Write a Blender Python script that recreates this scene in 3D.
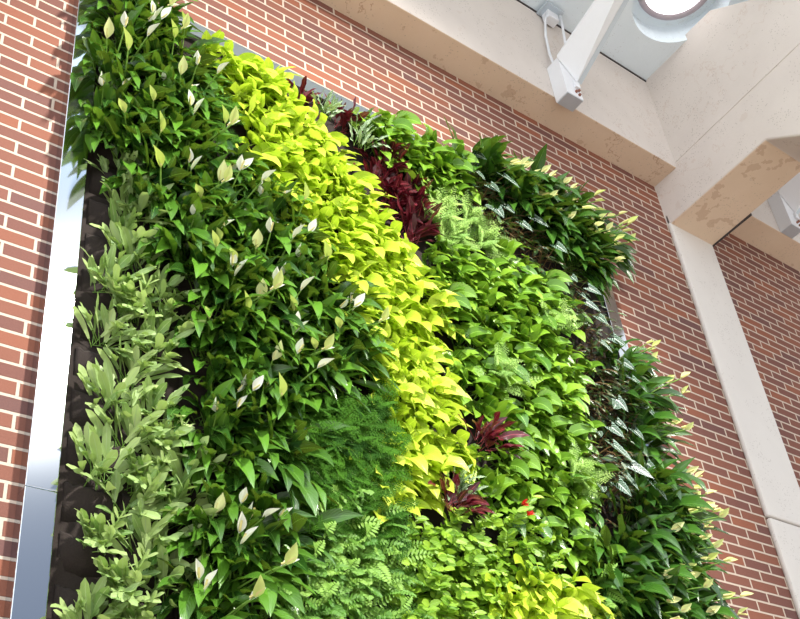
import bpy, bmesh, math, random
from mathutils import Vector as V, Matrix, noise
C = bpy.context.scene.collection
SC = bpy.context.scene
for o in list(bpy.data.objects): bpy.data.objects.remove(o)

# ---------------------------------------------------------------- camera
cam = bpy.data.cameras.new('camera'); co = bpy.data.objects.new('camera', cam); C.objects.link(co)
Rr = V((0.77404988, -0.61681514, -0.14277908)); Uu = V((-0.2629159, -0.51830808, 0.81377636)); Ff = V((0.57595313, 0.5923646, 0.56336682))
m = Matrix.Identity(4)
for i in range(3): m[i][0] = Rr[i]; m[i][1] = Uu[i]; m[i][2] = -Ff[i]
m[0][3], m[1][3], m[2][3] = 0, -3.15778, 1.6
co.matrix_world = m
cam.sensor_width = 36; cam.lens = 48.646; cam.shift_x = -0.10219; cam.shift_y = 0.11779; cam.clip_start = .05
SC.camera = co

# ---------------------------------------------------------------- world, sun, exposure
w = bpy.data.worlds.new('world'); SC.world = w; w.use_nodes = True
nt = w.node_tree; nt.nodes.clear()
wo = nt.nodes.new('ShaderNodeOutputWorld'); bg = nt.nodes.new('ShaderNodeBackground')
tc = nt.nodes.new('ShaderNodeTexCoord'); sp = nt.nodes.new('ShaderNodeSeparateXYZ'); rp = nt.nodes.new('ShaderNodeValToRGB')
nt.links.new(tc.outputs['Generated'], sp.inputs[0]); nt.links.new(sp.outputs['Z'], rp.inputs[0])
# an atrium: dim far walls low down, a bright window band, pale sky above
STOPS = [(0, (.30, .29, .28)), (.30, (.10, .115, .15)), (.52, (.12, .14, .18)), (.585, (.5, .5, .5)), (.63, (.5, .5, .5)), (.69, (.22, .24, .28)), (.77, (.50, .62, .74)), (.90, (.85, .90, .96))]
while len(rp.color_ramp.elements) < len(STOPS): rp.color_ramp.elements.new(.5)
for k, (p_, c_) in enumerate(STOPS): rp.color_ramp.elements[k].position = p_; rp.color_ramp.elements[k].color = (*c_, 1)
# fill light added to the sky on the left (-x) to lift the ambient
mr = nt.nodes.new('ShaderNodeMapRange'); mr.inputs[1].default_value = .12; mr.inputs[2].default_value = -.35; nt.links.new(sp.outputs['X'], mr.inputs[0])
mw = nt.nodes.new('ShaderNodeMix'); mw.data_type = 'RGBA'; nt.links.new(mr.outputs[0], mw.inputs[0]); nt.links.new(rp.outputs[0], mw.inputs[6]); mw.inputs[7].default_value = (.74, .77, .80, 1)
nt.links.new(mw.outputs[2], bg.inputs['Color']); bg.inputs['Strength'].default_value = 2.6
nt.links.new(bg.outputs[0], wo.inputs[0])
# the floodlight trained on the planting from high on the opposite side of the atrium
sun = bpy.data.lights.new('floodlight', 'SPOT'); so = bpy.data.objects.new('floodlight', sun); C.objects.link(so)
sun.energy = 6000; sun.shadow_soft_size = .28; sun.color = (1.0, .95, .86); sun.spot_size = math.radians(41); sun.spot_blend = .75
so.location = (3.1, -6.8, 9.7)
so.rotation_euler = (so.location-V((2.2, 0, 4.35))).to_track_quat('Z', 'Y').to_euler()
SC.view_settings.view_transform = 'Standard'; SC.view_settings.look = 'None'
SC.view_settings.exposure = 0.15; SC.view_settings.gamma = 1

# ---------------------------------------------------------------- helpers
def mat(name):
    M = bpy.data.materials.new(name); M.use_nodes = True
    n = M.node_tree; b = n.nodes['Principled BSDF']
    return M, n, b
def N(n, t, **k):
    x = n.nodes.new(t)
    for a, v in k.items(): setattr(x, a, v)
    return x
def math_(n, op, a, b=None):
    x = N(n, 'ShaderNodeMath', operation=op)
    for i, v in enumerate((a, b)):
        if v is None: continue
        if isinstance(v, (int, float)): x.inputs[i].default_value = v
        else: n.links.new(v, x.inputs[i])
    return x.outputs[0]
def mixc(n, f, a, b):
    x = N(n, 'ShaderNodeMix', data_type='RGBA')
    for s, v in ((x.inputs[0], f), (x.inputs[6], a), (x.inputs[7], b)):
        if isinstance(v, (int, float)): s.default_value = v
        elif isinstance(v, tuple): s.default_value = (v[0], v[1], v[2], 1)
        else: n.links.new(v, s)
    return x.outputs[2]
def ramp(n, f, stops):
    x = N(n, 'ShaderNodeValToRGB'); e = x.color_ramp.elements
    while len(e) < len(stops): e.new(.5)
    for k, (p, c) in enumerate(stops): e[k].position = p; e[k].color = (c[0], c[1], c[2], 1)
    n.links.new(f, x.inputs[0]); return x.outputs[0]
def noise_(n, vec, scale, detail=4, rough=.6):
    x = N(n, 'ShaderNodeTexNoise'); x.inputs['Scale'].default_value = scale; x.inputs['Detail'].default_value = detail; x.inputs['Roughness'].default_value = rough
    n.links.new(vec, x.inputs['Vector']); return x.outputs[0]
def objco(n): return N(n, 'ShaderNodeTexCoord').outputs['Object']
def bump(n, b, h, strength, dist):
    x = N(n, 'ShaderNodeBump'); x.inputs['Strength'].default_value = strength; x.inputs['Distance'].default_value = dist
    n.links.new(h, x.inputs['Height']); n.links.new(x.outputs[0], b.inputs['Normal'])

def brick_mat():
    M, n, b = mat('red_brick'); oc = objco(n)
    s = N(n, 'ShaderNodeSeparateXYZ'); n.links.new(oc, s.inputs[0]); c = N(n, 'ShaderNodeCombineXYZ')
    wob = noise_(n, oc, 9, 2)
    n.links.new(s.outputs[0], c.inputs[0])
    n.links.new(math_(n, 'ADD', s.outputs[2], math_(n, 'MULTIPLY', math_(n, 'SUBTRACT', wob, .5), .004)), c.inputs[1])
    br = N(n, 'ShaderNodeTexBrick'); br.offset = .5; br.squash = 1
    for k, v in (('Scale', 1), ('Mortar Size', .0072), ('Mortar Smooth', .25), ('Bias', 0), ('Brick Width', .235), ('Row Height', .0677)): br.inputs[k].default_value = v
    br.inputs['Color1'].default_value = (0, 0, 0, 1); br.inputs['Color2'].default_value = (1, 1, 1, 1); br.inputs['Mortar'].default_value = (.5, .5, .5, 1)
    n.links.new(c.outputs[0], br.inputs['Vector'])
    col = ramp(n, br.outputs[0], [(0, (.060, .032, .036)), (.08, (.100, .036, .029)), (.4, (.130, .045, .030)), (.75, (.175, .058, .031)), (.97, (.23, .068, .027))])
    fine = noise_(n, oc, 130, 5, .75); big = noise_(n, oc, 2.2, 3)
    col = mixc(n, math_(n, 'MULTIPLY', fine, .40), col, (.36, .15, .095))
    col = mixc(n, math_(n, 'MULTIPLY', big, .22), col, (.19, .06, .06))
    mort = mixc(n, fine, (.42, .32, .25), (.66, .55, .45))
    n.links.new(mixc(n, br.outputs['Fac'], col, mort), b.inputs['Base Color'])
    b.inputs['Roughness'].default_value = .82
    h = math_(n, 'ADD', math_(n, 'MULTIPLY', math_(n, 'SUBTRACT', 1, br.outputs['Fac']), 1.0), math_(n, 'MULTIPLY', fine, .35))
    bump(n, b, h, .9, .006)
    return M
def concrete_mat(name, a, bb, stain=None, st=.3, speck=.5):
    M, n, b = mat(name); oc = objco(n)
    col = mixc(n, noise_(n, oc, 2.6, 6, .65), a, bb)
    v = N(n, 'ShaderNodeTexVoronoi'); v.inputs['Scale'].default_value = 55; n.links.new(oc, v.inputs['Vector'])
    pit = math_(n, 'MULTIPLY', math_(n, 'LESS_THAN', v.outputs['Distance'], .24), math_(n, 'GREATER_THAN', noise_(n, oc, 5, 5, .7), .53))
    col = mixc(n, math_(n, 'MULTIPLY', pit, speck), col, (.22, .18, .15))
    if stain:
        v2 = noise_(n, oc, 3.3, 5, .6)
        ring = math_(n, 'MULTIPLY', math_(n, 'LESS_THAN', math_(n, 'ABSOLUTE', math_(n, 'SUBTRACT', v2, .5)), .006), math_(n, 'GREATER_THAN', noise_(n, oc, 1.1, 1), .56))
        blot = math_(n, 'MULTIPLY', math_(n, 'GREATER_THAN', noise_(n, oc, 6, 4), .61 if st > .4 else .68), .6)
        col = mixc(n, math_(n, 'MULTIPLY', math_(n, 'MAXIMUM', ring, blot), st), col, stain)
    n.links.new(col, b.inputs['Base Color']); b.inputs['Roughness'].default_value = .8
    bump(n, b, math_(n, 'SUBTRACT', noise_(n, oc, 60, 5), pit), .25, .004)
    return M
def plain(name, c, rough=.5, metal=0.0, var=.12, sc=20):
    M, n, b = mat(name); oc = objco(n)
    n.links.new(mixc(n, noise_(n, oc, sc, 4), tuple(x*(1-var) for x in c), tuple(min(1, x*(1+var)) for x in c)), b.inputs['Base Color'])
    b.inputs['Roughness'].default_value = rough; b.inputs['Metallic'].default_value = metal
    return M
def felt_mat():
    M, n, b = mat('brown_felt'); oc = objco(n)
    col = mixc(n, noise_(n, oc, 300, 3), (.009, .006, .006), (.034, .025, .022))
    col = mixc(n, math_(n, 'MULTIPLY', noise_(n, oc, 5, 4), .5), col, (.034, .020, .014))
    n.links.new(col, b.inputs['Base Color']); b.inputs['Roughness'].default_value = .95
    bump(n, b, noise_(n, oc, 160, 4), .6, .004); return M
def leaf_mat(name, dark, light, rough=.35, rib=None, ribw=.035, trans=.25, coat=0.0, vein=None, veinf=0.0, edge=None, spec=.5):
    M, n, b = mat(name)
    at = N(n, 'ShaderNodeAttribute', attribute_name='tint'); uv = N(n, 'ShaderNodeUVMap').outputs[0]
    s = N(n, 'ShaderNodeSeparateXYZ'); n.links.new(uv, s.inputs[0])
    oi = N(n, 'ShaderNodeObjectInfo').outputs['Random']
    f = math_(n, 'ADD', math_(n, 'MULTIPLY', at.outputs['Fac'], .85), math_(n, 'MULTIPLY', oi, .15))
    col = mixc(n, f, dark, light)
    du = math_(n, 'ABSOLUTE', math_(n, 'SUBTRACT', s.outputs[0], .5))
    if vein:                                             # side veins angled from the midrib
        wv = math_(n, 'FRACT', math_(n, 'MULTIPLY', math_(n, 'SUBTRACT', s.outputs[1], math_(n, 'MULTIPLY', du, .55)), 9.0))
        vm = math_(n, 'LESS_THAN', math_(n, 'ABSOLUTE', math_(n, 'SUBTRACT', wv, .5)), veinf)
        col = mixc(n, vm, col, vein)
    if rib: col = mixc(n, math_(n, 'LESS_THAN', du, ribw), col, rib)
    if edge: col = mixc(n, math_(n, 'GREATER_THAN', du, .44), col, edge)
    n.links.new(col, b.inputs['Base Color']); b.inputs['Roughness'].default_value = rough
    b.inputs['Coat Weight'].default_value = coat; b.inputs['Coat Roughness'].default_value = .22
    b.inputs['Specular IOR Level'].default_value = spec
    # shallow quilting between the side veins
    q = math_(n, 'SINE', math_(n, 'MULTIPLY', math_(n, 'SUBTRACT', s.outputs[1], math_(n, 'MULTIPLY', du, .5)), 75.0))
    bump(n, b, q, .25, .002)
    tr = N(n, 'ShaderNodeBsdfTranslucent'); n.links.new(mixc(n, .35, col, (.55, .75, .05)) if dark[1] > dark[0] else col, tr.inputs[0])
    mx = N(n, 'ShaderNodeMixShader'); mx.inputs[0].default_value = trans
    n.links.new(b.outputs[0], mx.inputs[1]); n.links.new(tr.outputs[0], mx.inputs[2]); n.links.new(mx.outputs[0], n.nodes['Material Output'].inputs[0])
    return M

M = {}
M['brick'] = brick_mat()
M['face'] = concrete_mat('pale_concrete', (.55, .49, .45), (.68, .62, .57), (.42, .27, .19), .25, .4)
M['tan'] = concrete_mat('tan_concrete', (.60, .45, .32), (.70, .56, .43), (.36, .21, .13), .6, .35)  # soffit concrete, warm bounce from brick and floor put into its colour
M['pil'] = concrete_mat('grey_concrete', (.60, .565, .53), (.70, .665, .625), None, 0, .3)
M['slab'] = concrete_mat('ceiling_concrete', (.70, .78, .84), (.78, .86, .91), (.45, .40, .38), .15, .2)
M['steel'] = plain('brushed_steel', (.60, .65, .71), .085, 1.0, .03, 3)
M['white'] = plain('white_paint', (.74, .75, .78), .35, 0, .03)
M['galv'] = plain('galvanised_metal', (.55, .62, .68), .4, .6, .05)
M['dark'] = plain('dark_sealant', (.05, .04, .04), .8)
M['bolt'] = plain('rusty_bolt', (.30, .12, .08), .6, .4)
M['felt'] = felt_mat()
M['floor'] = plain('terracotta_pavers', (.64, .54, .45), .6, 0, .15, 3)  # unseen floor, warm pale colour chosen to bounce light up to the soffits
M['lily'] = leaf_mat('peace_lily_leaf', (.008, .048, .008), (.125, .31, .028), .24, (.13, .28, .05), .02, .13, .35)
M['lilyd'] = leaf_mat('deep_green_lily_leaf', (.006, .035, .008), (.07, .20, .022), .24, (.10, .22, .04), .02, .10, .35)  # darker copy of the lily leaf, weaker lamplight on the right painted in
M['stem'] = leaf_mat('green_stem', (.08, .20, .02), (.20, .36, .05), .5, trans=0)
M['spathe'] = leaf_mat('spathe', (.92, .93, .80), (.97, .97, .94), .5, trans=.3)
M['spathey'] = leaf_mat('yellow_spathe', (.62, .74, .16), (.90, .90, .50), .5, trans=.3)
M['spadix'] = plain('spadix', (.78, .70, .30), .7)
M['star'] = leaf_mat('star_fern_leaf', (.13, .27, .06), (.54, .68, .27), .42, (.42, .55, .28), .03, .2, .1)
M['neon'] = leaf_mat('chartreuse_leaf', (.38, .56, .015), (.83, .94, .13), .34, (.72, .85, .10), .02, .3, .1)
M['pothos'] = leaf_mat('pothos_leaf', (.035, .14, .008), (.32, .56, .045), .30, (.30, .55, .08), .025, .15, .25)
M['small'] = leaf_mat('small_round_leaf', (.12, .30, .015), (.42, .65, .06), .36, (.4, .6, .12), .03, .25, .2)
M['fine'] = leaf_mat('dark_fern_leaf', (.010, .055, .005), (.075, .22, .012), .75, trans=.15, spec=.15)
M['boston'] = leaf_mat('light_fern_leaf', (.07, .24, .02), (.32, .56, .09), .45, trans=.25)
M['pale'] = leaf_mat('pale_fern_leaf', (.17, .36, .05), (.46, .66, .16), .5, trans=.25)
M['red'] = leaf_mat('maroon_leaf', (.035, .005, .008), (.18, .012, .024), .3, (.36, .05, .08), .04, .12, .3)
M['varieg'] = leaf_mat('variegated_leaf', (.05, .16, .05), (.12, .28, .08), .4, (.60, .70, .48), .06, .15, .1, (.62, .72, .52), .20)
M['aloc'] = leaf_mat('veined_arrow_leaf', (.006, .030, .018), (.02, .07, .03), .25, (.70, .78, .70), .035, .08, .35, (.60, .70, .62), .07, (.28, .40, .32))
M['vine'] = leaf_mat('dark_vine_leaf', (.010, .035, .012), (.06, .13, .03), .28, (.15, .22, .09), .03, .1, .3)
M['brown'] = leaf_mat('brown_stem', (.06, .03, .012), (.26, .15, .06), .7, trans=0)
M['flower'] = leaf_mat('red_flower', (.42, .01, .01), (.72, .03, .02), .4, trans=.1)
def glow():
    X, n, b = mat('lit_diffuser'); b.inputs['Base Color'].default_value = (1, 1, 1, 1)
    b.inputs['Emission Color'].default_value = (1, 1, 1, 1); b.inputs['Emission Strength'].default_value = 2.2; return X
M['glow'] = glow()

def tag(o, label=None, cat=None, group=None, kind=None):
    for k, v in (('label', label), ('category', cat), ('group', group), ('kind', kind)):
        if v: o[k] = v
    return o
def link(name, me, mt, parent=None):
    o = bpy.data.objects.new(name, me); C.objects.link(o)
    if mt is not None and not me.materials: me.materials.append(mt)
    if parent: o.parent = parent
    return o
def empty(name, loc):
    o = bpy.data.objects.new(name, None); C.objects.link(o); o.location = loc; o.empty_display_size = .05; return o
def bmobj(name, bm, mt, parent=None, smooth=False, bevel=0):
    bmesh.ops.recalc_face_normals(bm, faces=bm.faces)
    me = bpy.data.meshes.new(name); bm.to_mesh(me); bm.free()
    if smooth:
        for p in me.polygons: p.use_smooth = True
    o = link(name, me, mt, parent)
    if bevel:
        d = o.modifiers.new('bevel', 'BEVEL'); d.width = bevel; d.segments = 2; d.limit_method = 'ANGLE'
    return o
def box(bm, x0, x1, y0, y1, z0, z1):
    vs = [bm.verts.new((x, y, z)) for x in (x0, x1) for y in (y0, y1) for z in (z0, z1)]
    for f in ((0, 1, 3, 2), (4, 6, 7, 5), (0, 4, 5, 1), (2, 3, 7, 6), (0, 2, 6, 4), (1, 5, 7, 3)): bm.faces.new([vs[i] for i in f])
def boxobj(name, b, mt, parent=None, bevel=0):
    bm = bmesh.new(); box(bm, *b); return bmobj(name, bm, mt, parent, False, bevel)
def prism(bm, pts, off):
    """closed outline extruded by a vector"""
    a = [bm.verts.new(p) for p in pts]; b = [bm.verts.new(V(p)+V(off)) for p in pts]
    bm.faces.new(a); bm.faces.new(b[::-1])
    for i in range(len(a)): j = (i+1) % len(a); bm.faces.new((a[i], a[j], b[j], b[i]))
def tube(bm, pts, r, k=8):
    rings = []
    for i, p in enumerate(pts):
        d = (V(pts[min(i+1, len(pts)-1)])-V(pts[max(i-1, 0)])).normalized()
        s = d.cross(V((.3, .1, .9))).normalized(); t = d.cross(s); rr = r[i] if isinstance(r, (list, tuple)) else r
        rings.append([bm.verts.new(V(p)+(s*math.cos(a)+t*math.sin(a))*rr) for a in [2*math.pi*q/k for q in range(k)]])
    for A, B in zip(rings, rings[1:]):
        for q in range(k): bm.faces.new((A[q], A[(q+1) % k], B[(q+1) % k], B[q]))
    bm.faces.new(rings[0][::-1]); bm.faces.new(rings[-1])

# ---------------------------------------------------------------- the building
tag(boxobj('floor', (-8, 14, -16, .3, -.2, 0), M['floor']), 'terracotta floor far below the planted wall', kind='structure')
# one brick wall; its origin sets the bond so that half bricks meet the pilaster
wl = boxobj('wall_back', (-4-5.24, 12-5.24, 0, .4, -7.311, 9.2-7.311), M['brick']); wl.location = (5.24, 0, 7.311)
tag(wl, 'red brick wall behind the planted panel', kind='structure')
# pilaster
PX0, PX1, BZ = 5.24, 5.71, 6.89
tag(boxobj('trim_1', (PX0, PX1, -.035, .0, 4.462, BZ+.1), M['pil'], bevel=.012), 'upper length of the pale concrete pilaster on the brick wall', kind='structure')
tag(boxobj('trim_2', (PX0, PX1, -.035, .0, 0, 4.45), M['pil'], bevel=.012), 'lower length of the pale concrete pilaster below the joint', kind='structure')
# wall beam: soffit coloured for warm bounce, pale face
def wallbeam(name, x0, x1, z0, label):
    bm = bmesh.new(); box(bm, x0, x1, -.225, .1, z0, 8.275)
    o = bmobj(name, bm, M['face'], None, False, .006)
    tag(o, label, kind='structure')
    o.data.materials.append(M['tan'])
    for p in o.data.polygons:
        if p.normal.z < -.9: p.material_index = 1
wallbeam('trim_3', -4, PX0+.05, 7.30, 'concrete beam along the top of the brick wall, left of the cross beam')
wallbeam('trim_4', PX1-.05, 12, 7.24, 'concrete beam along the top of the brick wall, right of the cross beam')
# cross beam reaching out from the wall, dipping beyond the knee
def crossbeam():
    bm = bmesh.new(); k = -.93; sl = .80; e = -1.75
    zt = 8.36; L = [(PX0, .1, BZ), (PX0, k, BZ+.02), (PX0, e, BZ+.02-(k-e)*sl), (PX0, e, zt-(k-e)*sl), (PX0, k, zt), (PX0, .1, zt)]
    prism(bm, L, (PX1-PX0, 0, 0))
    o = bmobj('trim_5', bm, M['face'], None, False, .014)
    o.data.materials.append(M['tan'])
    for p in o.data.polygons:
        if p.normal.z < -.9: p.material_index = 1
    tag(o, 'deep concrete cross beam on top of the pilaster', kind='structure')
    bm = bmesh.new()                                   # formwork joint ridge along its side
    prism(bm, [(PX0-.004, -.20, 7.345), (PX0-.004, -1.42, 7.40), (PX0-.004, -1.42, 7.408), (PX0-.004, -.20, 7.353)], (.01, 0, 0))
    bmobj('formwork_ridge', bm, M['face'], o)
    boxobj('sealant_strip', (PX1, PX1+.03, -.40, .0, BZ+.02, BZ+.06), M['dark'], o)  # thin dark strip along the beam's right lower edge
crossbeam()
# ceiling slab with a round recess
def ceiling():
    Z = 8.29; cx, cy, r = 4.94, -.9, .375; bm = bmesh.new(); n = 48
    x0, x1, y0, y1 = -4, 12, -1.75, .1
    ring = [bm.verts.new((cx+r*math.cos(2*math.pi*i/n), cy+r*math.sin(2*math.pi*i/n), Z)) for i in range(n)]
    # outer square around the hole, then the rest as boxes' undersides
    sq = []
    for i in range(n):
        a = 2*math.pi*i/n; c, s = math.cos(a), math.sin(a); t = .6/max(abs(c), abs(s)); sq.append(bm.verts.new((cx+c*t, cy+s*t, Z)))
    for i in range(n):
        j = (i+1) % n; bm.faces.new((ring[i], ring[j], sq[j], sq[i]))
    def q(a, b, c, d): bm.faces.new([bm.verts.new((px, py, Z)) for px, py in ((a, c), (b, c), (b, d), (a, d))])
    q(x0, cx-.6, y0, y1); q(cx+.6, x1, y0, y1); q(cx-.6, cx+.6, cy+.6, y1); q(cx-.6, cx+.6, y0, cy-.6)
    up = [bm.verts.new(v.co+V((0, 0, .19))) for v in ring]
    for i in range(n):
        j = (i+1) % n; bm.faces.new((ring[j], ring[i], up[i], up[j]))
    bm.faces.new(up)
    # outer rim and top
    c = [bm.verts.new(p) for p in ((x0, y0, Z), (x1, y0, Z), (x1, y1, Z), (x0, y1, Z))]; d = [bm.verts.new(v.co+V((0, 0, .4))) for v in c]
    for i in range(4): j = (i+1) % 4; bm.faces.new((c[i], c[j], d[j], d[i]))
    bm.faces.new(d)
    me = bpy.data.meshes.new('ceiling'); bm.to_mesh(me); bm.free()
    o = link('ceiling', me, M['slab']); tag(o, 'pale concrete ceiling slab', kind='structure')
    t = empty('ceiling_light', (cx, cy, Z+.19)); tag(t, 'round glowing white light recessed in the ceiling slab', 'light')
    bm = bmesh.new(); R0, R1 = .245, .30
    a = [[bm.verts.new((rr*math.cos(2*math.pi*i/n), rr*math.sin(2*math.pi*i/n), z)) for i in range(n)] for rr, z in ((R0, -.005), (R0+.01, -.035), (R1-.01, -.035), (R1, -.005))]
    for A, B in zip(a, a[1:]):
        for i in range(n): j = (i+1) % n; bm.faces.new((A[i], A[j], B[j], B[i]))
    bmobj('ring', bm, plain('mauve_ring', (.42, .36, .40), .4), t, True)
    bm = bmesh.new(); bmesh.ops.create_cone(bm, cap_ends=True, segments=n, radius1=R0+.005, radius2=R0, depth=.014, matrix=Matrix.Translation((0, 0, -.012)))
    bmobj('diffuser', bm, M['glow'], t)
ceiling()
def shadow_gap(x0, x1, name, label):
    tag(boxobj(name, (x0, x1, -.230, -.222, 8.274, 8.29), M['dark']), label, kind='structure')
shadow_gap(-4, PX0, 'trim_6', 'dark joint between ceiling slab and wall beam, left bay')
shadow_gap(PX1, 12, 'trim_7', 'dark joint between ceiling slab and wall beam, right bay')

# ---------------------------------------------------------------- bracket uplights
def uplight(x, label):
    t = empty('uplight', (x, -.31, 7.24)); tag(t, label, 'light fixture', 'white bracket uplights on the wall beam')
    bm = bmesh.new(); box(bm, 0, .15, -.03, .085, 0, .36); bmobj('end_box', bm, M['white'], t, False, .004)
    boxobj('base_cap', (.004, .146, -.026, .08, -.006, .0), M['galv'], t)
    bm = bmesh.new()                                    # tilted reflector blade running out from the box
    P = [V((-.005, -.03, .35)), V((.14, -.03, .18)), V((.135, -1.02, .665)), V((.01, -1.02, .655))]
    nrm = (P[1]-P[0]).cross(P[3]-P[0]).normalized()*.014
    prism(bm, P, nrm); bmobj('reflector', bm, M['white'], t, False, .002)
    bm = bmesh.new()
    prism(bm, [P[1], P[2], P[2]+V((.035, 0, .0)), P[1]+V((.035, 0, .0))], (0, 0, .012)); bmobj('flange', bm, M['galv'], t)
    bm = bmesh.new()
    prism(bm, [P[0], P[3], P[3]+V((.0, 0, .022)), P[0]+V((.0, 0, .022))], (.02, 0, .004)); bmobj('flange', bm, M['white'], t)
    for bx, bz in ((.09, .05), (.115, .03), (.12, .075)):
        bm = bmesh.new(); tube(bm, [(bx, -.03, bz), (bx, -.045, bz)], .010, 8); bmobj('bolt', bm, M['bolt'], t)
    bm = bmesh.new(); box(bm, .085, .13, -.05, -.03, .09, .15); bmobj('clip', bm, M['white'], t, False, .003)
    # ceiling junction plate with two rods down to the box
    boxobj('junction_plate', (.05, .22, -.04, .08, 1.005, 1.022), M['galv'], t, .003)
    boxobj('junction_box', (.09, .19, .0, .07, .93, 1.005), M['white'], t, .004)
    bm = bmesh.new(); tube(bm, [(.10, .02, .99), (.075, .04, .90), (.05, .055, .72), (.03, .05, .50), (.015, .03, .36)], .010); bmobj('rod', bm, M['white'], t, True)
    bm = bmesh.new(); tube(bm, [(.20, -.01, .99), (.17, -.02, .80), (.13, -.03, .58), (.12, -.03, .36)], .010); bmobj('rod', bm, M['white'], t, True)
    return t
uplight(4.02, 'white bracket uplight hung above the planted wall, left of the cross beam')
uplight(6.46, 'white bracket uplight at the right edge, right of the cross beam')

# ---------------------------------------------------------------- planted panel: steel frame and felt
X0, X1, Z0, Z1 = .93, 4.28, 1.6, 6.39
pf = empty('planter_frame', (X0, 0, Z0)); tag(pf, 'brushed steel frame around the planted panel on the brick wall', 'frame')
def fpart(name, b, mt): return boxobj(name, (b[0]-X0, b[1]-X0, b[2], b[3], b[4]-Z0, b[5]-Z0), mt, pf, .003)
FW = .105; FY = -.070
fpart('side_strip', (X0, X0+FW, FY, 0, Z0, 3.5465), M['steel']); fpart('side_strip', (X0, X0+FW, FY, 0, 3.548, Z1-FW), M['steel'])
fpart('side_strip', (X1-FW, X1, FY, 0, Z0, 5.10), M['steel']); fpart('side_strip', (X1-FW, X1, FY, 0, 5.104, Z1-FW), M['steel'])
fpart('top_strip', (X0, 2.6, FY, 0, Z1-FW, Z1), M['steel']); fpart('top_strip', (2.604, X1, FY, 0, Z1-FW, Z1), M['steel'])
fpart('bottom_strip', (X0, X1, FY, 0, Z0-FW, Z0), M['steel'])
fp = empty('felt_panel', (X0+FW, 0, Z0)); tag(fp, 'dark brown felt pocket panel behind the plants', 'planting panel')
rnd = random.Random(5)
def felt():
    bm = bmesh.new(); W_, H_ = X1-X0-2*FW, Z1-Z0-FW; nx, nz = 110, 150
    g = []
    for j in range(nz+1):
        row = []
        for i in range(nx+1):
            x = W_*i/nx; z = H_*j/nz
            y = -.028-.010*noise.noise(V((x*9, z*9, 0)))-.006*noise.noise(V((x*30, z*22, 3)))
            row.append(bm.verts.new((x, y, z)))
        g.append(row)
    for j in range(nz):
        for i in range(nx): bm.faces.new((g[j][i], g[j][i+1], g[j+1][i+1], g[j+1][i]))
    bmobj('backing', bm, M['felt'], fp, True)
    # sagging pocket lips, where the photo shows bare felt
    k = 0
    for r in range(17):
        for c in range(5):
            z = 1.45+r*.19; x = .03+c*.20
            if x > .85 or k >= 90: continue
            k += 1; bm = bmesh.new(); n = 14; A = []
            for q in range(n+1):
                a = q/n; b = math.sin(math.pi*a)
                px = x+.19*a; sag = .030*b*(1+.3*rnd.uniform(-1, 1)); out = -.030-.026*b-.006*rnd.random()
                A.append([bm.verts.new((px, out, z-sag)), bm.verts.new((px, out-.006, z-sag-.012)), bm.verts.new((px, -.034-.016*b, z-sag-.075)), bm.verts.new((px, -.026, z-.15))])
            for P, Q in zip(A, A[1:]):
                for s in range(3): bm.faces.new((P[s], Q[s], Q[s+1], P[s+1]))
            o = bmobj('pocket', bm, M['felt'], fp, True)
            so_ = o.modifiers.new('cloth', 'SOLIDIFY'); so_.thickness = .005
felt()

# ---------------------------------------------------------------- leaf geometry
class Acc:
    def __init__(s): s.v = []; s.f = []; s.uv = []; s.t = []
    def build(s, name, mt):
        me = bpy.data.meshes.new(name); me.from_pydata(s.v, [], s.f)
        u = me.uv_layers.new(name='UVMap'); li = [i for f in s.f for i in f]
        u.data.foreach_set('uv', [c for i in li for c in s.uv[i]])
        a = me.attributes.new('tint', 'FLOAT', 'POINT'); a.data.foreach_set('value', s.t)
        me.materials.append(mt)
        me.polygons.foreach_set('use_smooth', [True]*len(me.polygons)); me.update(); return me
def prof(tab, t):
    for (a, x), (b, y) in zip(tab, tab[1:]):
        if t <= b: return x+(y-x)*(t-a)/(b-a)
    return tab[-1][1]
LANCE = [(0, .10), (.12, .50), (.3, .92), (.45, 1), (.62, .86), (.8, .50), (.92, .18), (1, 0)]
HEART = [(0, .45), (.06, .80), (.18, 1), (.35, .95), (.55, .74), (.75, .44), (.9, .16), (1, 0)]
STRAP = [(0, .35), (.15, .55), (.4, .80), (.6, 1), (.8, .95), (.92, .7), (1, .12)]
OVAL = [(0, .25), (.2, .8), (.45, 1), (.7, .85), (.9, .45), (1, .05)]
WAVY = [(0, .2), (.1, .7), (.17, .62), (.25, .95), (.33, .82), (.42, 1), (.5, .84), (.6, .92), (.68, .7), (.76, .72), (.84, .48), (.92, .3), (1, 0)]
ARROW = [(0, .95), (.08, 1.0), (.16, .82), (.24, .95), (.34, .74), (.44, .78), (.55, .54), (.66, .54), (.76, .33), (.88, .16), (1, 0)]
def path(p, d, L, n, droop):
    pts = [V(p)]; d = V(d).normalized(); ds = L/n; dirs = [d.copy()]
    for i in range(n):
        d = (d+V((0, 0, -droop*ds))).normalized(); pts.append(pts[-1]+d*ds); dirs.append(d.copy())
    return pts, dirs
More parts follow.
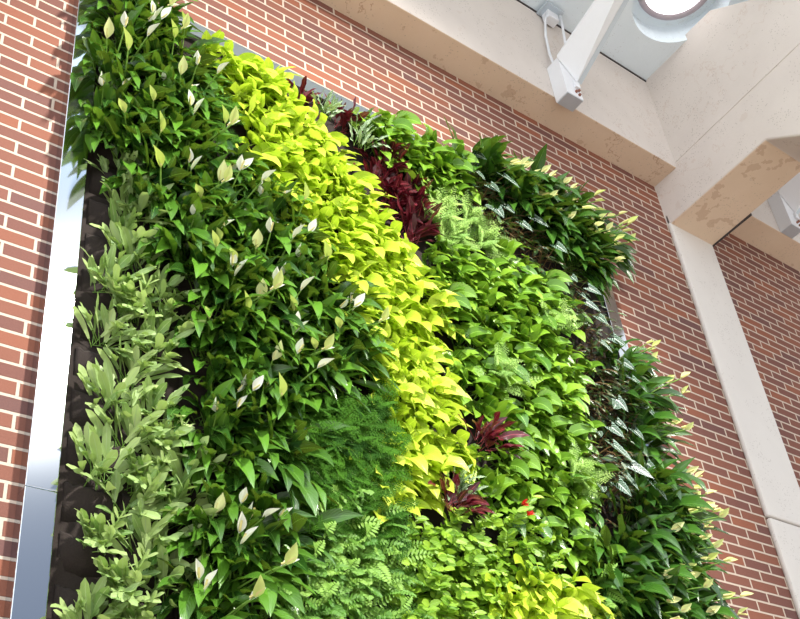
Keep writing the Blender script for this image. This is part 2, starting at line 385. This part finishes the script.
def leaf(A, p, d, L, W, tab, droop, R, n=7, fold=.25, up=(-.10, -.90, .35), cup=0, tint=None, tail=0, wave=0):
    pts, dirs = path(p, d, L, n, droop)
    u0 = (V(up)+V((R.uniform(-.6, .6), R.uniform(-.3, .3), R.uniform(-.5, .5)))).normalized()
    t = R.random() if tint is None else tint; base = len(A.v); us = (-1, -.5, 0, .5, 1) if n > 3 else (-1, 0, 1); ph = R.uniform(0, 6)
    for i, (q, dd) in enumerate(zip(pts, dirs)):
        f = i/n; s = dd.cross(u0)
        s = s.normalized() if s.length > 1e-4 else V((1, 0, 0)); nn = s.cross(dd)
        w = prof(tab, f)*W*.5
        for u in us:
            back = -tail*L*(1-f)**6*abs(u)
            A.v.append(tuple(q+s*(u*w)+nn*(fold*abs(u)*w-cup*u*u*w+wave*w*math.sin(f*14+ph+u)*abs(u))+dd*back)); A.uv.append(((u+1)/2, f)); A.t.append(t)
    k = len(us)
    for i in range(n):
        for j in range(k-1):
            a = base+i*k+j; A.f.append((a, a+1, a+k+1, a+k))
    return pts, dirs
def stem(A, pts, r, tint=.5, k=4):
    base = len(A.v)
    for i, p in enumerate(pts):
        d = (pts[min(i+1, len(pts)-1)]-pts[max(i-1, 0)]).normalized(); s = d.cross(V((.9, .1, .3))).normalized(); t = d.cross(s); rr = r*(1-.4*i/len(pts))
        for q in range(k):
            a = 2*math.pi*q/k; A.v.append(tuple(p+(s*math.cos(a)+t*math.sin(a))*rr)); A.uv.append((.5, i/len(pts))); A.t.append(tint)
    for i in range(len(pts)-1):
        for q in range(k):
            a = base+i*k+q; b = base+i*k+(q+1) % k; A.f.append((a, b, b+k, a+k))
def ndir(R, side=1.0, out=(.4, 1.1), up=(-.2, 1.0)):
    return V((R.gauss(0, .55)*side, -R.uniform(*out), R.uniform(*up))).normalized()

def lily(seed, fl, sx=0):
    R = random.Random(seed); F, S = Acc(), Acc(); fls = []
    for i in range(34):
        d = V((R.uniform(-1.1, 1.1)+sx*.35, -R.uniform(.35, 1.1), R.uniform(-.35, 1.25))).normalized(); p0 = V((R.uniform(-.05, .05), 0, R.uniform(-.04, .04)))
        Lp = R.uniform(.04, .11); pt, dr = path(p0, d, Lp, 3, 2.0); stem(S, pt, .003, R.random())
        L = R.uniform(.15, .25); leaf(F, pt[-1], dr[-1], L, L*R.uniform(.20, .28), LANCE, R.uniform(2, 12), R, 8, .36, wave=.16)
    for i in range(fl):
        d = V((R.uniform(-.6, .6)+sx, -R.uniform(.7, 1.1), R.uniform(.5, 1.2)-sx*.5)); pt, dr = path((R.uniform(-.03, .03), 0, 0), d, R.uniform(.20, .28), 6, 1.5); stem(S, pt, .0042, .8, 5)
        Q, K = Acc(), Acc(); L = R.uniform(.06, .09)*(.75 if sx else 1); leaf(Q, pt[-1], dr[-1]+V((R.uniform(-.5, .5), 0, R.uniform(-.2, .5))), L, L*.48, LANCE, -3, R, 7, .75, tint=R.random())
        q = pt[-1]+V((0, -.006, .006)); stem(K, [q, q+dr[-1]*.015, q+dr[-1]*.034], .0045, .6, 6)
        fls.append((Q, K))
    return [('foliage', F, 'lilyd' if sx else 'lily', []), ('stem', S, 'stem', [])]+[('spathe', Q, 'spathe' if (seed+i) % 3 and not sx else 'spathey', [('spadix', K, 'spadix')]) for i, (Q, K) in enumerate(fls)]
def star(seed):
    R = random.Random(seed); F, S = Acc(), Acc()
    for i in range(17):
        d = V((R.uniform(-.85, .85), -R.uniform(.25, .95), R.uniform(-.15, 1.5))).normalized(); p0 = V((R.uniform(-.05, .05), 0, R.uniform(-.03, .03)))
        pt, dr = path(p0, d, R.uniform(.02, .07), 2, 1.0); stem(S, pt, .0025, R.random())
        L = R.uniform(.115, .19); t = R.random(); pp, dd = leaf(F, pt[-1], dr[-1], L, R.uniform(.028, .040), STRAP, R.uniform(1, 6), R, 8, .15, tint=t, wave=.12)
        if R.random() < .8:
            for k in (2, 3, 5)[:R.randint(1, 3)]:
                s = dd[k].cross(V((0, -.7, .7))).normalized()
                for sg in (-1, 1):
                    if R.random() < .88: leaf(F, pp[k], dd[k]*.85+s*sg*R.uniform(.45, .75), R.uniform(.045, .08), R.uniform(.019, .027), STRAP, 4, R, 5, .1, tint=t)
    return [('foliage', F, 'star', []), ('stem', S, 'stem', [])]
def heartplant(seed, m='neon', n=27, size=(.09, .15), ratio=(.52, .68), sp=.10, dr_=(5, 13)):
    R = random.Random(seed); F, S = Acc(), Acc()
    for i in range(n):
        d = V((R.uniform(-1, 1), -R.uniform(.45, 1.1), R.uniform(-.7, .95))).normalized(); p0 = V((R.uniform(-sp, sp)*.6, 0, R.uniform(-sp, sp)*.6))
        pt, dr = path(p0, d, R.uniform(.03, .13), 3, 1.0); stem(S, pt, .002, R.random())
        L = R.uniform(*size); q = (dr[-1]+V((R.uniform(-.5, .5), 0, R.uniform(-.7, .3)))).normalized()
        leaf(F, pt[-1], q, L, L*R.uniform(*ratio), HEART, R.uniform(*dr_), R, 7, .22, up=(-.15, -1, .12), tail=.12, wave=.06)
    return [('foliage', F, m, []), ('stem', S, 'stem', [])]
def small(seed, fl=0):
    R = random.Random(seed); F, S = Acc(), Acc()
    for i in range(11):
        d = V((R.uniform(-1, 1), -R.uniform(.5, 1.1), R.uniform(-.4, 1.0))); L = R.uniform(.10, .20); pt, dr = path((R.uniform(-.06, .06), 0, R.uniform(-.06, .06)), d, L, 7, 4.0); stem(S, pt, .0018, .5)
        for k in range(1, 8):
            s = dr[k].cross(V((0, -.5, .8))).normalized()
            for sg in (-1, 1):
                l = R.uniform(.032, .060); leaf(F, pt[k], dr[k]*.5+s*sg*.9+V((R.uniform(-.4, .4), -.15, R.uniform(-.4, .4))), l, l*.62, OVAL, 6, R, 4, .15, up=(-.1, -1, .1))
    out = [('foliage', F, 'small', []), ('stem', S, 'stem', [])]
    for i in range(fl):
        Q = Acc(); p = V((R.uniform(-.08, .08), -.17, R.uniform(-.02, .1)))
        for k in range(6): leaf(Q, p, V((R.uniform(-.8, .8), -.8, R.uniform(-.5, .8))), .036, .014, OVAL, 3, R, 4, .5)
        out.append(('flower', Q, 'flower', []))
    return out
def fern(seed, m, n=20, L=(.14, .22), pairs=13, pl=.034, bi=True, droop=(2, 8)):
    R = random.Random(seed); F, S = Acc(), Acc()
    for i in range(n):
        d = V((R.uniform(-1, 1), -R.uniform(.35, 1.0), R.uniform(-.5, 1.0))).normalized(); l = R.uniform(*L); t = R.random()
        pt, dr = path((R.uniform(-.07, .07), 0, R.uniform(-.07, .07)), d, l, pairs, R.uniform(*droop)); stem(S, pt, .0013, .4, 3)
        u = V((R.uniform(-.5, .2), -.95, R.uniform(-.1, .3))).normalized()
        for k in range(2, pairs+1):
            f = k/pairs; s = dr[k].cross(u).normalized(); q = pl*(math.sin(math.pi*min(1, .25+.75*f))**.7+.12)*R.uniform(.85, 1.1)
            for sg in (-1, 1):
                dd = dr[k]*.45+s*sg
                if bi:
                    dd.normalize(); s2 = dd.cross(u).normalized(); m_ = 4
                    for a in range(m_):
                        b = pt[k]+dd*(q*(a+.6)/m_); z = q*.26*(1-.14*a)
                        for s3 in (-1, 1): leaf(F, b, dd*.6+s2*s3, z*1.15, z*.95, OVAL, 0, R, 2, 0, up=tuple(u), tint=t)
                else: leaf(F, pt[k], dd, q, .0115, OVAL, 6, R, 3, .1, up=tuple(u), tint=t)
    return [('foliage', F, m, []), ('stem', S, 'stem', [])]
def red(seed, m='red', n=22, tab=WAVY):
    R = random.Random(seed); F, S = Acc(), Acc()
    for i in range(n):
        d = V((R.uniform(-1, 1), -R.uniform(.3, 1), R.uniform(-.3, 1.2))).normalized()
        pt, dr = path((R.uniform(-.05, .05), 0, R.uniform(-.04, .04)), d, R.uniform(.02, .08), 3, 1); stem(S, pt, .0022, R.random())
        l = R.uniform(.10, .17) if m == 'red' else R.uniform(.06, .10); leaf(F, pt[-1], dr[-1], l, l*R.uniform(.24, .32), tab, R.uniform(3, 8), R, 13, .2, wave=.2)
    return [('foliage', F, m, []), ('stem', S, 'red' if m == 'red' else 'stem', [])]
def darkvine(seed, arrows=3):
    R = random.Random(seed); F, S, A2 = Acc(), Acc(), Acc()
    for i in range(16):
        d = V((R.uniform(-1, 1), -R.uniform(.3, 1), R.uniform(-.6, 1.1))); l = R.uniform(.12, .24); pt, dr = path((R.uniform(-.08, .08), 0, R.uniform(-.07, .07)), d, l, 7, R.uniform(4, 11)); stem(S, pt, .0026, R.random())
        for k in (3, 5, 7):
            if R.random() < .8: z = R.uniform(.035, .085); leaf(F, pt[k], dr[k]+V((R.uniform(-.8, .8), R.uniform(-.4, .2), R.uniform(-.6, .2))), z, z*.34, LANCE, 6, R, 5, .2)
    arr = []
    for i in range(arrows):
        A2 = Acc(); d = V((R.uniform(-.8, .8), -R.uniform(.8, 1.1), R.uniform(.0, .9))); pt, dr = path((0, 0, 0), d, R.uniform(.16, .22), 5, 2.5); stem(S, pt, .003, .9)
        l = R.uniform(.10, .15); leaf(A2, pt[-1], V((R.uniform(-.9, .9), -.35, -R.uniform(.3, 1))), l, l*.50, ARROW, 1, R, 12, .15, up=(-.45, -1, -.1), tail=.28)
        arr.append(A2)
    out = [('foliage', F, 'vine', []), ('stem', S, 'brown', [])]
    return out+[('arrow_leaf', a, 'aloc', []) for a in arr]

def proto(parts):
    """turn accumulated shapes into shared meshes"""
    r = []
    for name, A, m, sub in parts:
        r.append((name, A.build(name, M[m]), [(sn, SA.build(sn, M[sm])) for sn, SA, sm in sub]))
    return r
P = {
 'star': [proto(star(i)) for i in range(6)],
 'lily': [proto(lily(20+i, fl)) for i, fl in enumerate((0, 1, 2, 3, 1, 2, 4))],
 'lilyR': [proto(lily(30+i, fl, .8)) for i, fl in enumerate((2, 4, 3, 4, 1, 3))],
 'neon': [proto(heartplant(40+i)) for i in range(6)],
 'pothos': [proto(heartplant(50+i, 'pothos', 26, (.075, .135), (.52, .72), .1, (6, 15))) for i in range(6)],
 'small': [proto(small(60+i)) for i in range(4)],
 'smallfl': [proto(small(65+i, 2)) for i in range(1)],
 'fine': [proto(fern(70+i, 'fine', 17, (.12, .19), 12, .044, True, (3, 12))) for i in range(4)],
 'pale': [proto(fern(75+i, 'pale', 20, (.10, .17), 11, .036, True, (1, 5))) for i in range(3)],
 'boston': [proto(fern(80+i, 'boston', 16, (.16, .25), 15, .036, False)) for i in range(4)],
 'red': [proto(red(90+i)) for i in range(4)],
 'varieg': [proto(red(95+i, 'varieg', 26, OVAL)) for i in range(2)],
 'dark': [proto(darkvine(100+i, k)) for i, k in enumerate((1, 2, 0, 1, 2))],
}
FL = {('lily', 0): 0, ('lily', 1): 1, ('lily', 2): 2, ('lily', 3): 3, ('lily', 4): 1, ('lily', 5): 2, ('lily', 6): 4, ('lilyR', 0): 2, ('lilyR', 1): 4, ('lilyR', 2): 3, ('lilyR', 3): 4, ('lilyR', 4): 1, ('lilyR', 5): 3}

def place(kind, var, name, x, z, rot, sc, y=-.035):
    t = empty(name, (x, y, z)); t.rotation_euler = (0, rot, 0); t.scale = (sc, sc, sc)
    for pn, me, sub in P[kind][var]:
        o = link(pn, me, None, t)
        for sn, sm in sub: link(sn, sm, None, o)
    return t

# ---------------------------------------------------------------- planting plan in metres on the wall (x, z)
REG = {
 'bluefern': [(1.13, 5.02), (1.16, 5.10), (1.28, 4.95), (1.38, 4.55), (1.42, 4.07), (1.50, 3.82), (1.46, 3.52), (1.44, 3.0), (1.13, 3.0), (1.13, 4.3)],
 'lilyL': [(1.08, 6.10), (1.10, 6.30), (1.38, 6.30), (1.50, 6.00), (1.66, 5.72), (1.76, 5.43), (1.96, 5.13), (2.17, 5.0), (2.24, 4.68), (2.26, 4.36), (1.94, 4.11), (1.86, 3.83), (1.9, 3.66), (1.74, 3.38), (1.68, 3.05), (1.5, 3.05), (1.53, 3.5), (1.57, 3.82), (1.52, 4.07), (1.48, 4.55), (1.34, 5.0), (1.16, 5.2), (1.07, 5.22)],
 'fine': [(1.97, 4.16), (2.31, 4.32), (2.36, 4.11), (2.25, 3.84), (2.3, 3.73), (2.05, 3.63), (1.94, 3.66), (1.88, 3.83)],
 'boston': [(1.78, 3.40), (1.92, 3.62), (2.31, 3.70), (2.36, 3.54), (2.3, 3.15), (1.72, 3.08)],
 'neon': [(1.56, 6.17), (1.95, 6.19), (2.02, 5.98), (2.32, 5.89), (2.46, 5.72), (2.49, 5.38), (2.74, 5.31), (2.74, 4.99), (2.78, 4.69), (2.77, 4.34), (2.74, 4.09), (2.6, 3.88), (2.35, 3.79), (2.28, 3.85), (2.40, 4.11), (2.36, 4.36), (2.27, 4.66), (2.20, 4.96), (2.03, 5.16), (1.84, 5.39), (1.74, 5.73)],
 'neonB': [(2.93, 3.46), (3.16, 3.57), (3.42, 3.50), (3.42, 3.24), (2.80, 3.12)],
 'redA': [(2.03, 6.14), (2.36, 6.20), (2.41, 5.96), (2.25, 5.94), (2.08, 5.99)],
 'redB': [(2.42, 5.90), (2.66, 5.97), (2.87, 5.71), (2.77, 5.40), (2.58, 5.42), (2.53, 5.73)],
 'pothA': [(2.47, 6.27), (2.98, 6.25), (3.05, 6.08), (2.91, 5.87), (2.7, 6.02), (2.44, 6.00)],
 'pale': [(2.94, 5.87), (3.17, 6.0), (3.29, 5.73), (3.0, 5.50), (2.84, 5.56)],
 'pothB': [(2.84, 5.50), (3.10, 5.58), (3.50, 5.66), (3.76, 5.36), (3.70, 4.77), (3.62, 4.43), (3.58, 4.13), (3.5, 3.76), (3.16, 3.70), (2.92, 3.68), (2.80, 3.92), (2.86, 4.36), (2.86, 4.71), (2.82, 5.0)],
 'small': [(2.37, 3.59), (2.77, 3.80), (2.9, 3.66), (3.28, 3.66), (3.22, 3.54), (2.87, 3.42), (2.77, 3.2), (2.34, 3.15), (2.38, 3.5)],
 'dark': [(3.02, 6.26), (3.2, 6.24), (3.4, 6.05), (3.75, 5.80), (4.0, 5.55), (4.06, 5.25), (4.08, 4.77), (4.0, 4.23), (3.64, 4.05), (3.67, 4.43), (3.75, 4.77), (3.83, 5.36), (3.54, 5.72), (3.26, 5.82), (3.12, 6.04)],
 'lilyR1': [(3.2, 6.27), (3.65, 6.29), (4.14, 6.29), (4.16, 5.96), (4.05, 5.72), (3.8, 5.88), (3.42, 6.12)],
 'lilyR2': [(4.06, 5.30), (4.15, 5.34), (4.16, 4.97), (4.18, 4.55), (4.18, 3.97), (4.18, 3.30), (3.5, 3.30), (3.56, 3.72), (4.02, 4.15), (4.12, 4.77)],
}
def inside(p, poly):
    x, y = p; c = False
    for i in range(len(poly)):
        (x1, y1), (x2, y2) = poly[i], poly[i-1]
        if (y1 > y) != (y2 > y) and x < (x2-x1)*(y-y1)/(y2-y1)+x1: c = not c
    return c
ORD = ['top', 'second', 'third', 'fourth', 'fifth', 'sixth', 'seventh', 'eighth', 'ninth', 'tenth', 'eleventh', 'twelfth', 'thirteenth', 'fourteenth', 'fifteenth', 'sixteenth', 'seventeenth', 'eighteenth', 'nineteenth', 'twentieth', 'twenty-first', 'twenty-second', 'twenty-third', 'twenty-fourth']
COLN = ['leftmost', 'second from left', 'third from left', 'fourth from left', 'fifth from left', 'sixth from left', 'seventh from left', 'eighth from left']
G = {'bluefern': ('star', 'star_fern', 'fern', 'pale grey-green lobed fern by the left steel strip', .163, .90, 'pale lobed ferns down the left edge'),
     'lilyL': ('lily', 'peace_lily', 'peace lily', 'peace lily', .175, 1.0, 'peace lilies in the left drift'),
     'fine': ('fine', 'lace_fern', 'fern', 'dark lacy fern beside the yellow-green band', .13, 1.0, 'dark lacy ferns'),
     'boston': ('boston', 'sword_fern', 'fern', 'light green sword fern at the bottom edge', .16, 1, 'light green ferns at the bottom edge'),
     'neon': ('neon', 'chartreuse_pothos', 'foliage plant', 'yellow-green heart-leaved plant in the diagonal band', .150, .95, 'yellow-green plants in the diagonal band'),
     'neonB': ('neon', 'chartreuse_pothos', 'foliage plant', 'yellow-green heart-leaved plant in the bottom patch', .14, 1.0, 'yellow-green plants in the bottom patch'),
     'redA': ('red', 'maroon_foliage_plant', 'foliage plant', 'maroon plant under the top steel strip', .13, .75, 'maroon plants under the top strip'),
     'redB': ('red', 'maroon_foliage_plant', 'foliage plant', 'maroon wavy-leaved plant right of the yellow-green band', .16, 1.05, 'maroon plants right of the yellow-green band'),
     'pothA': ('pothos', 'green_pothos', 'foliage plant', 'bright green plant in the upper clump under the steel', .16, 1.1, 'bright green plants in the upper clump'),
     'pale': ('pale', 'pale_fern', 'fern', 'pale feathery fern below the upper green clump', .16, 1, 'pale feathery ferns'),
     'pothB': ('pothos', 'green_pothos', 'foliage plant', 'mid-green heart-leaved plant in the right-hand drift', .172, 1, 'green heart-leaved plants in the right-hand drift'),
     'small': ('small', 'small_leaved_trailer', 'foliage plant', 'light green small-leaved plant at the bottom centre', .155, 1, 'small-leaved plants at the bottom centre'),
     'dark': ('dark', 'dark_vine', 'foliage plant', 'dark brown-stemmed plant between pothos and lilies', .155, .95, 'dark vines between pothos and right-hand lilies'),
     'lilyR1': ('lilyR', 'peace_lily', 'peace lily', 'peace lily', .16, 1.22, 'peace lilies in the upper right clump'),
     'lilyR2': ('lilyR', 'peace_lily', 'peace lily', 'peace lily', .16, 1.22, 'peace lilies down the right edge')}
EXTRA = [  # odd plants set among the drifts: kind, name, category, label, x, z, scale
 ('varieg', 'variegated_plant', 'foliage plant', 'white-striped plant among the maroon leaves under the top strip', 2.20, 6.10, .9),
 ('varieg', 'variegated_plant', 'foliage plant', 'white-striped plant left of the upper bright green clump', 2.42, 5.98, 1.0),
 ('varieg', 'variegated_plant', 'foliage plant', 'white-striped plant below the lower maroon plant', 2.72, 3.92, .9),
 ('red', 'maroon_foliage_plant', 'foliage plant', 'maroon plant alone at the right edge of the yellow-green band', 2.90, 4.22, .85),
 ('red', 'maroon_foliage_plant', 'foliage plant', 'maroon plant at the foot of the yellow-green band', 2.66, 3.85, .85),
 ('pale', 'pale_fern', 'fern', 'pale fern in the middle of the right-hand green drift', 3.12, 4.72, 1.05),
 ('pale', 'pale_fern', 'fern', 'pale fern on the right edge of the green drift, higher of two', 3.60, 5.22, .95),
 ('pale', 'pale_fern', 'fern', 'pale fern low on the right edge of the green drift', 3.50, 4.24, 1.0),
 ('boston', 'sword_fern', 'fern', 'light green fern between the bottom yellow-green patch and the lilies', 3.46, 3.60, .9),
 ('fine', 'lace_fern', 'fern', 'dark lacy fern between the top lilies and the yellow-green band', 1.60, 5.72, .8),
 ('fine', 'lace_fern', 'fern', 'dark lacy fern just under the topmost lacy fern', 1.62, 5.52, .7),
 ('small', 'small_leaved_trailer', 'foliage plant', 'small-leaved plant just under the maroon plant at the foot of the yellow-green band', 2.80, 3.72, .9),
 ('smallfl', 'lipstick_plant', 'foliage plant', 'small-leaved plant with red tubular flowers below the maroon plants', 2.98, 3.76, .95),
]
SKIP = [(e[4], e[5], .10) for e in EXTRA if e[0] in ('pale', 'red', 'varieg', 'smallfl', 'fine')]
NUM = ['no', 'one', 'two', 'three', 'four']
def plant_region(key):
    kind, name, cat, lab, s, scl, grp = G[key]; poly = REG[key]; R = random.Random(hash(key) if False else sum(map(ord, key)))
    x0 = min(p[0] for p in poly); x1 = max(p[0] for p in poly); z0 = min(p[1] for p in poly); z1 = max(p[1] for p in poly)
    rows = []; z = z1-.05; r = 0
    while z > z0:
        row = []; x = x0+.04+(r % 2)*s*.5
        while x < x1:
            px = x+R.uniform(-.16, .16)*s; pz = z+R.uniform(-.16, .16)*s
            if inside((px, pz), poly) and all((px-a)**2+(pz-b)**2 > d*d for a, b, d in SKIP): row.append((px, pz))
            x += s
        if row: rows.append(row)
        z -= s*.86; r += 1
    for i, row in enumerate(rows):
        for j, (px, pz) in enumerate(row):
            var = R.randrange(len(P[kind]))
            t = place(kind, var, name, px, pz, R.uniform(-.35, .35), scl*R.uniform(.88, 1.14), -.08 if key in ('fine', 'neonB', 'pale') else -.035)
            at = 'top row' if i == 0 else ('bottom row' if i == len(rows)-1 else ORD[i]+' row down')
            w_ = '' if len(row) == 1 else (', left of two' if j == 0 else ', right of two') if len(row) == 2 else ', rightmost' if j == len(row)-1 else ', '+COLN[j]
            if kind in ('lily', 'lilyR'):
                k = FL[(kind, var)]; blo = 'no blooms' if k == 0 else 'one bloom' if k == 1 else NUM[k]+' blooms'
                where = {'lilyL': 'left drift', 'lilyR1': 'upper right clump', 'lilyR2': 'right edge'}[key]
                L_ = 'peace lily with %s, %s, %s%s' % (blo, where, at, w_)
            else: L_ = lab+', '+at+w_
            tag(t, L_, cat, grp)
for key in REG: plant_region(key)
R = random.Random(77)
for kind, name, cat, lab, x, z, sc in EXTRA:
    tag(place(kind, R.randrange(len(P[kind])), name, x, z, R.uniform(-.2, .2), sc*1.05, {'pale': -.12, 'red': -.13, 'varieg': -.11, 'smallfl': -.12}.get(kind, -.08)), lab, cat)
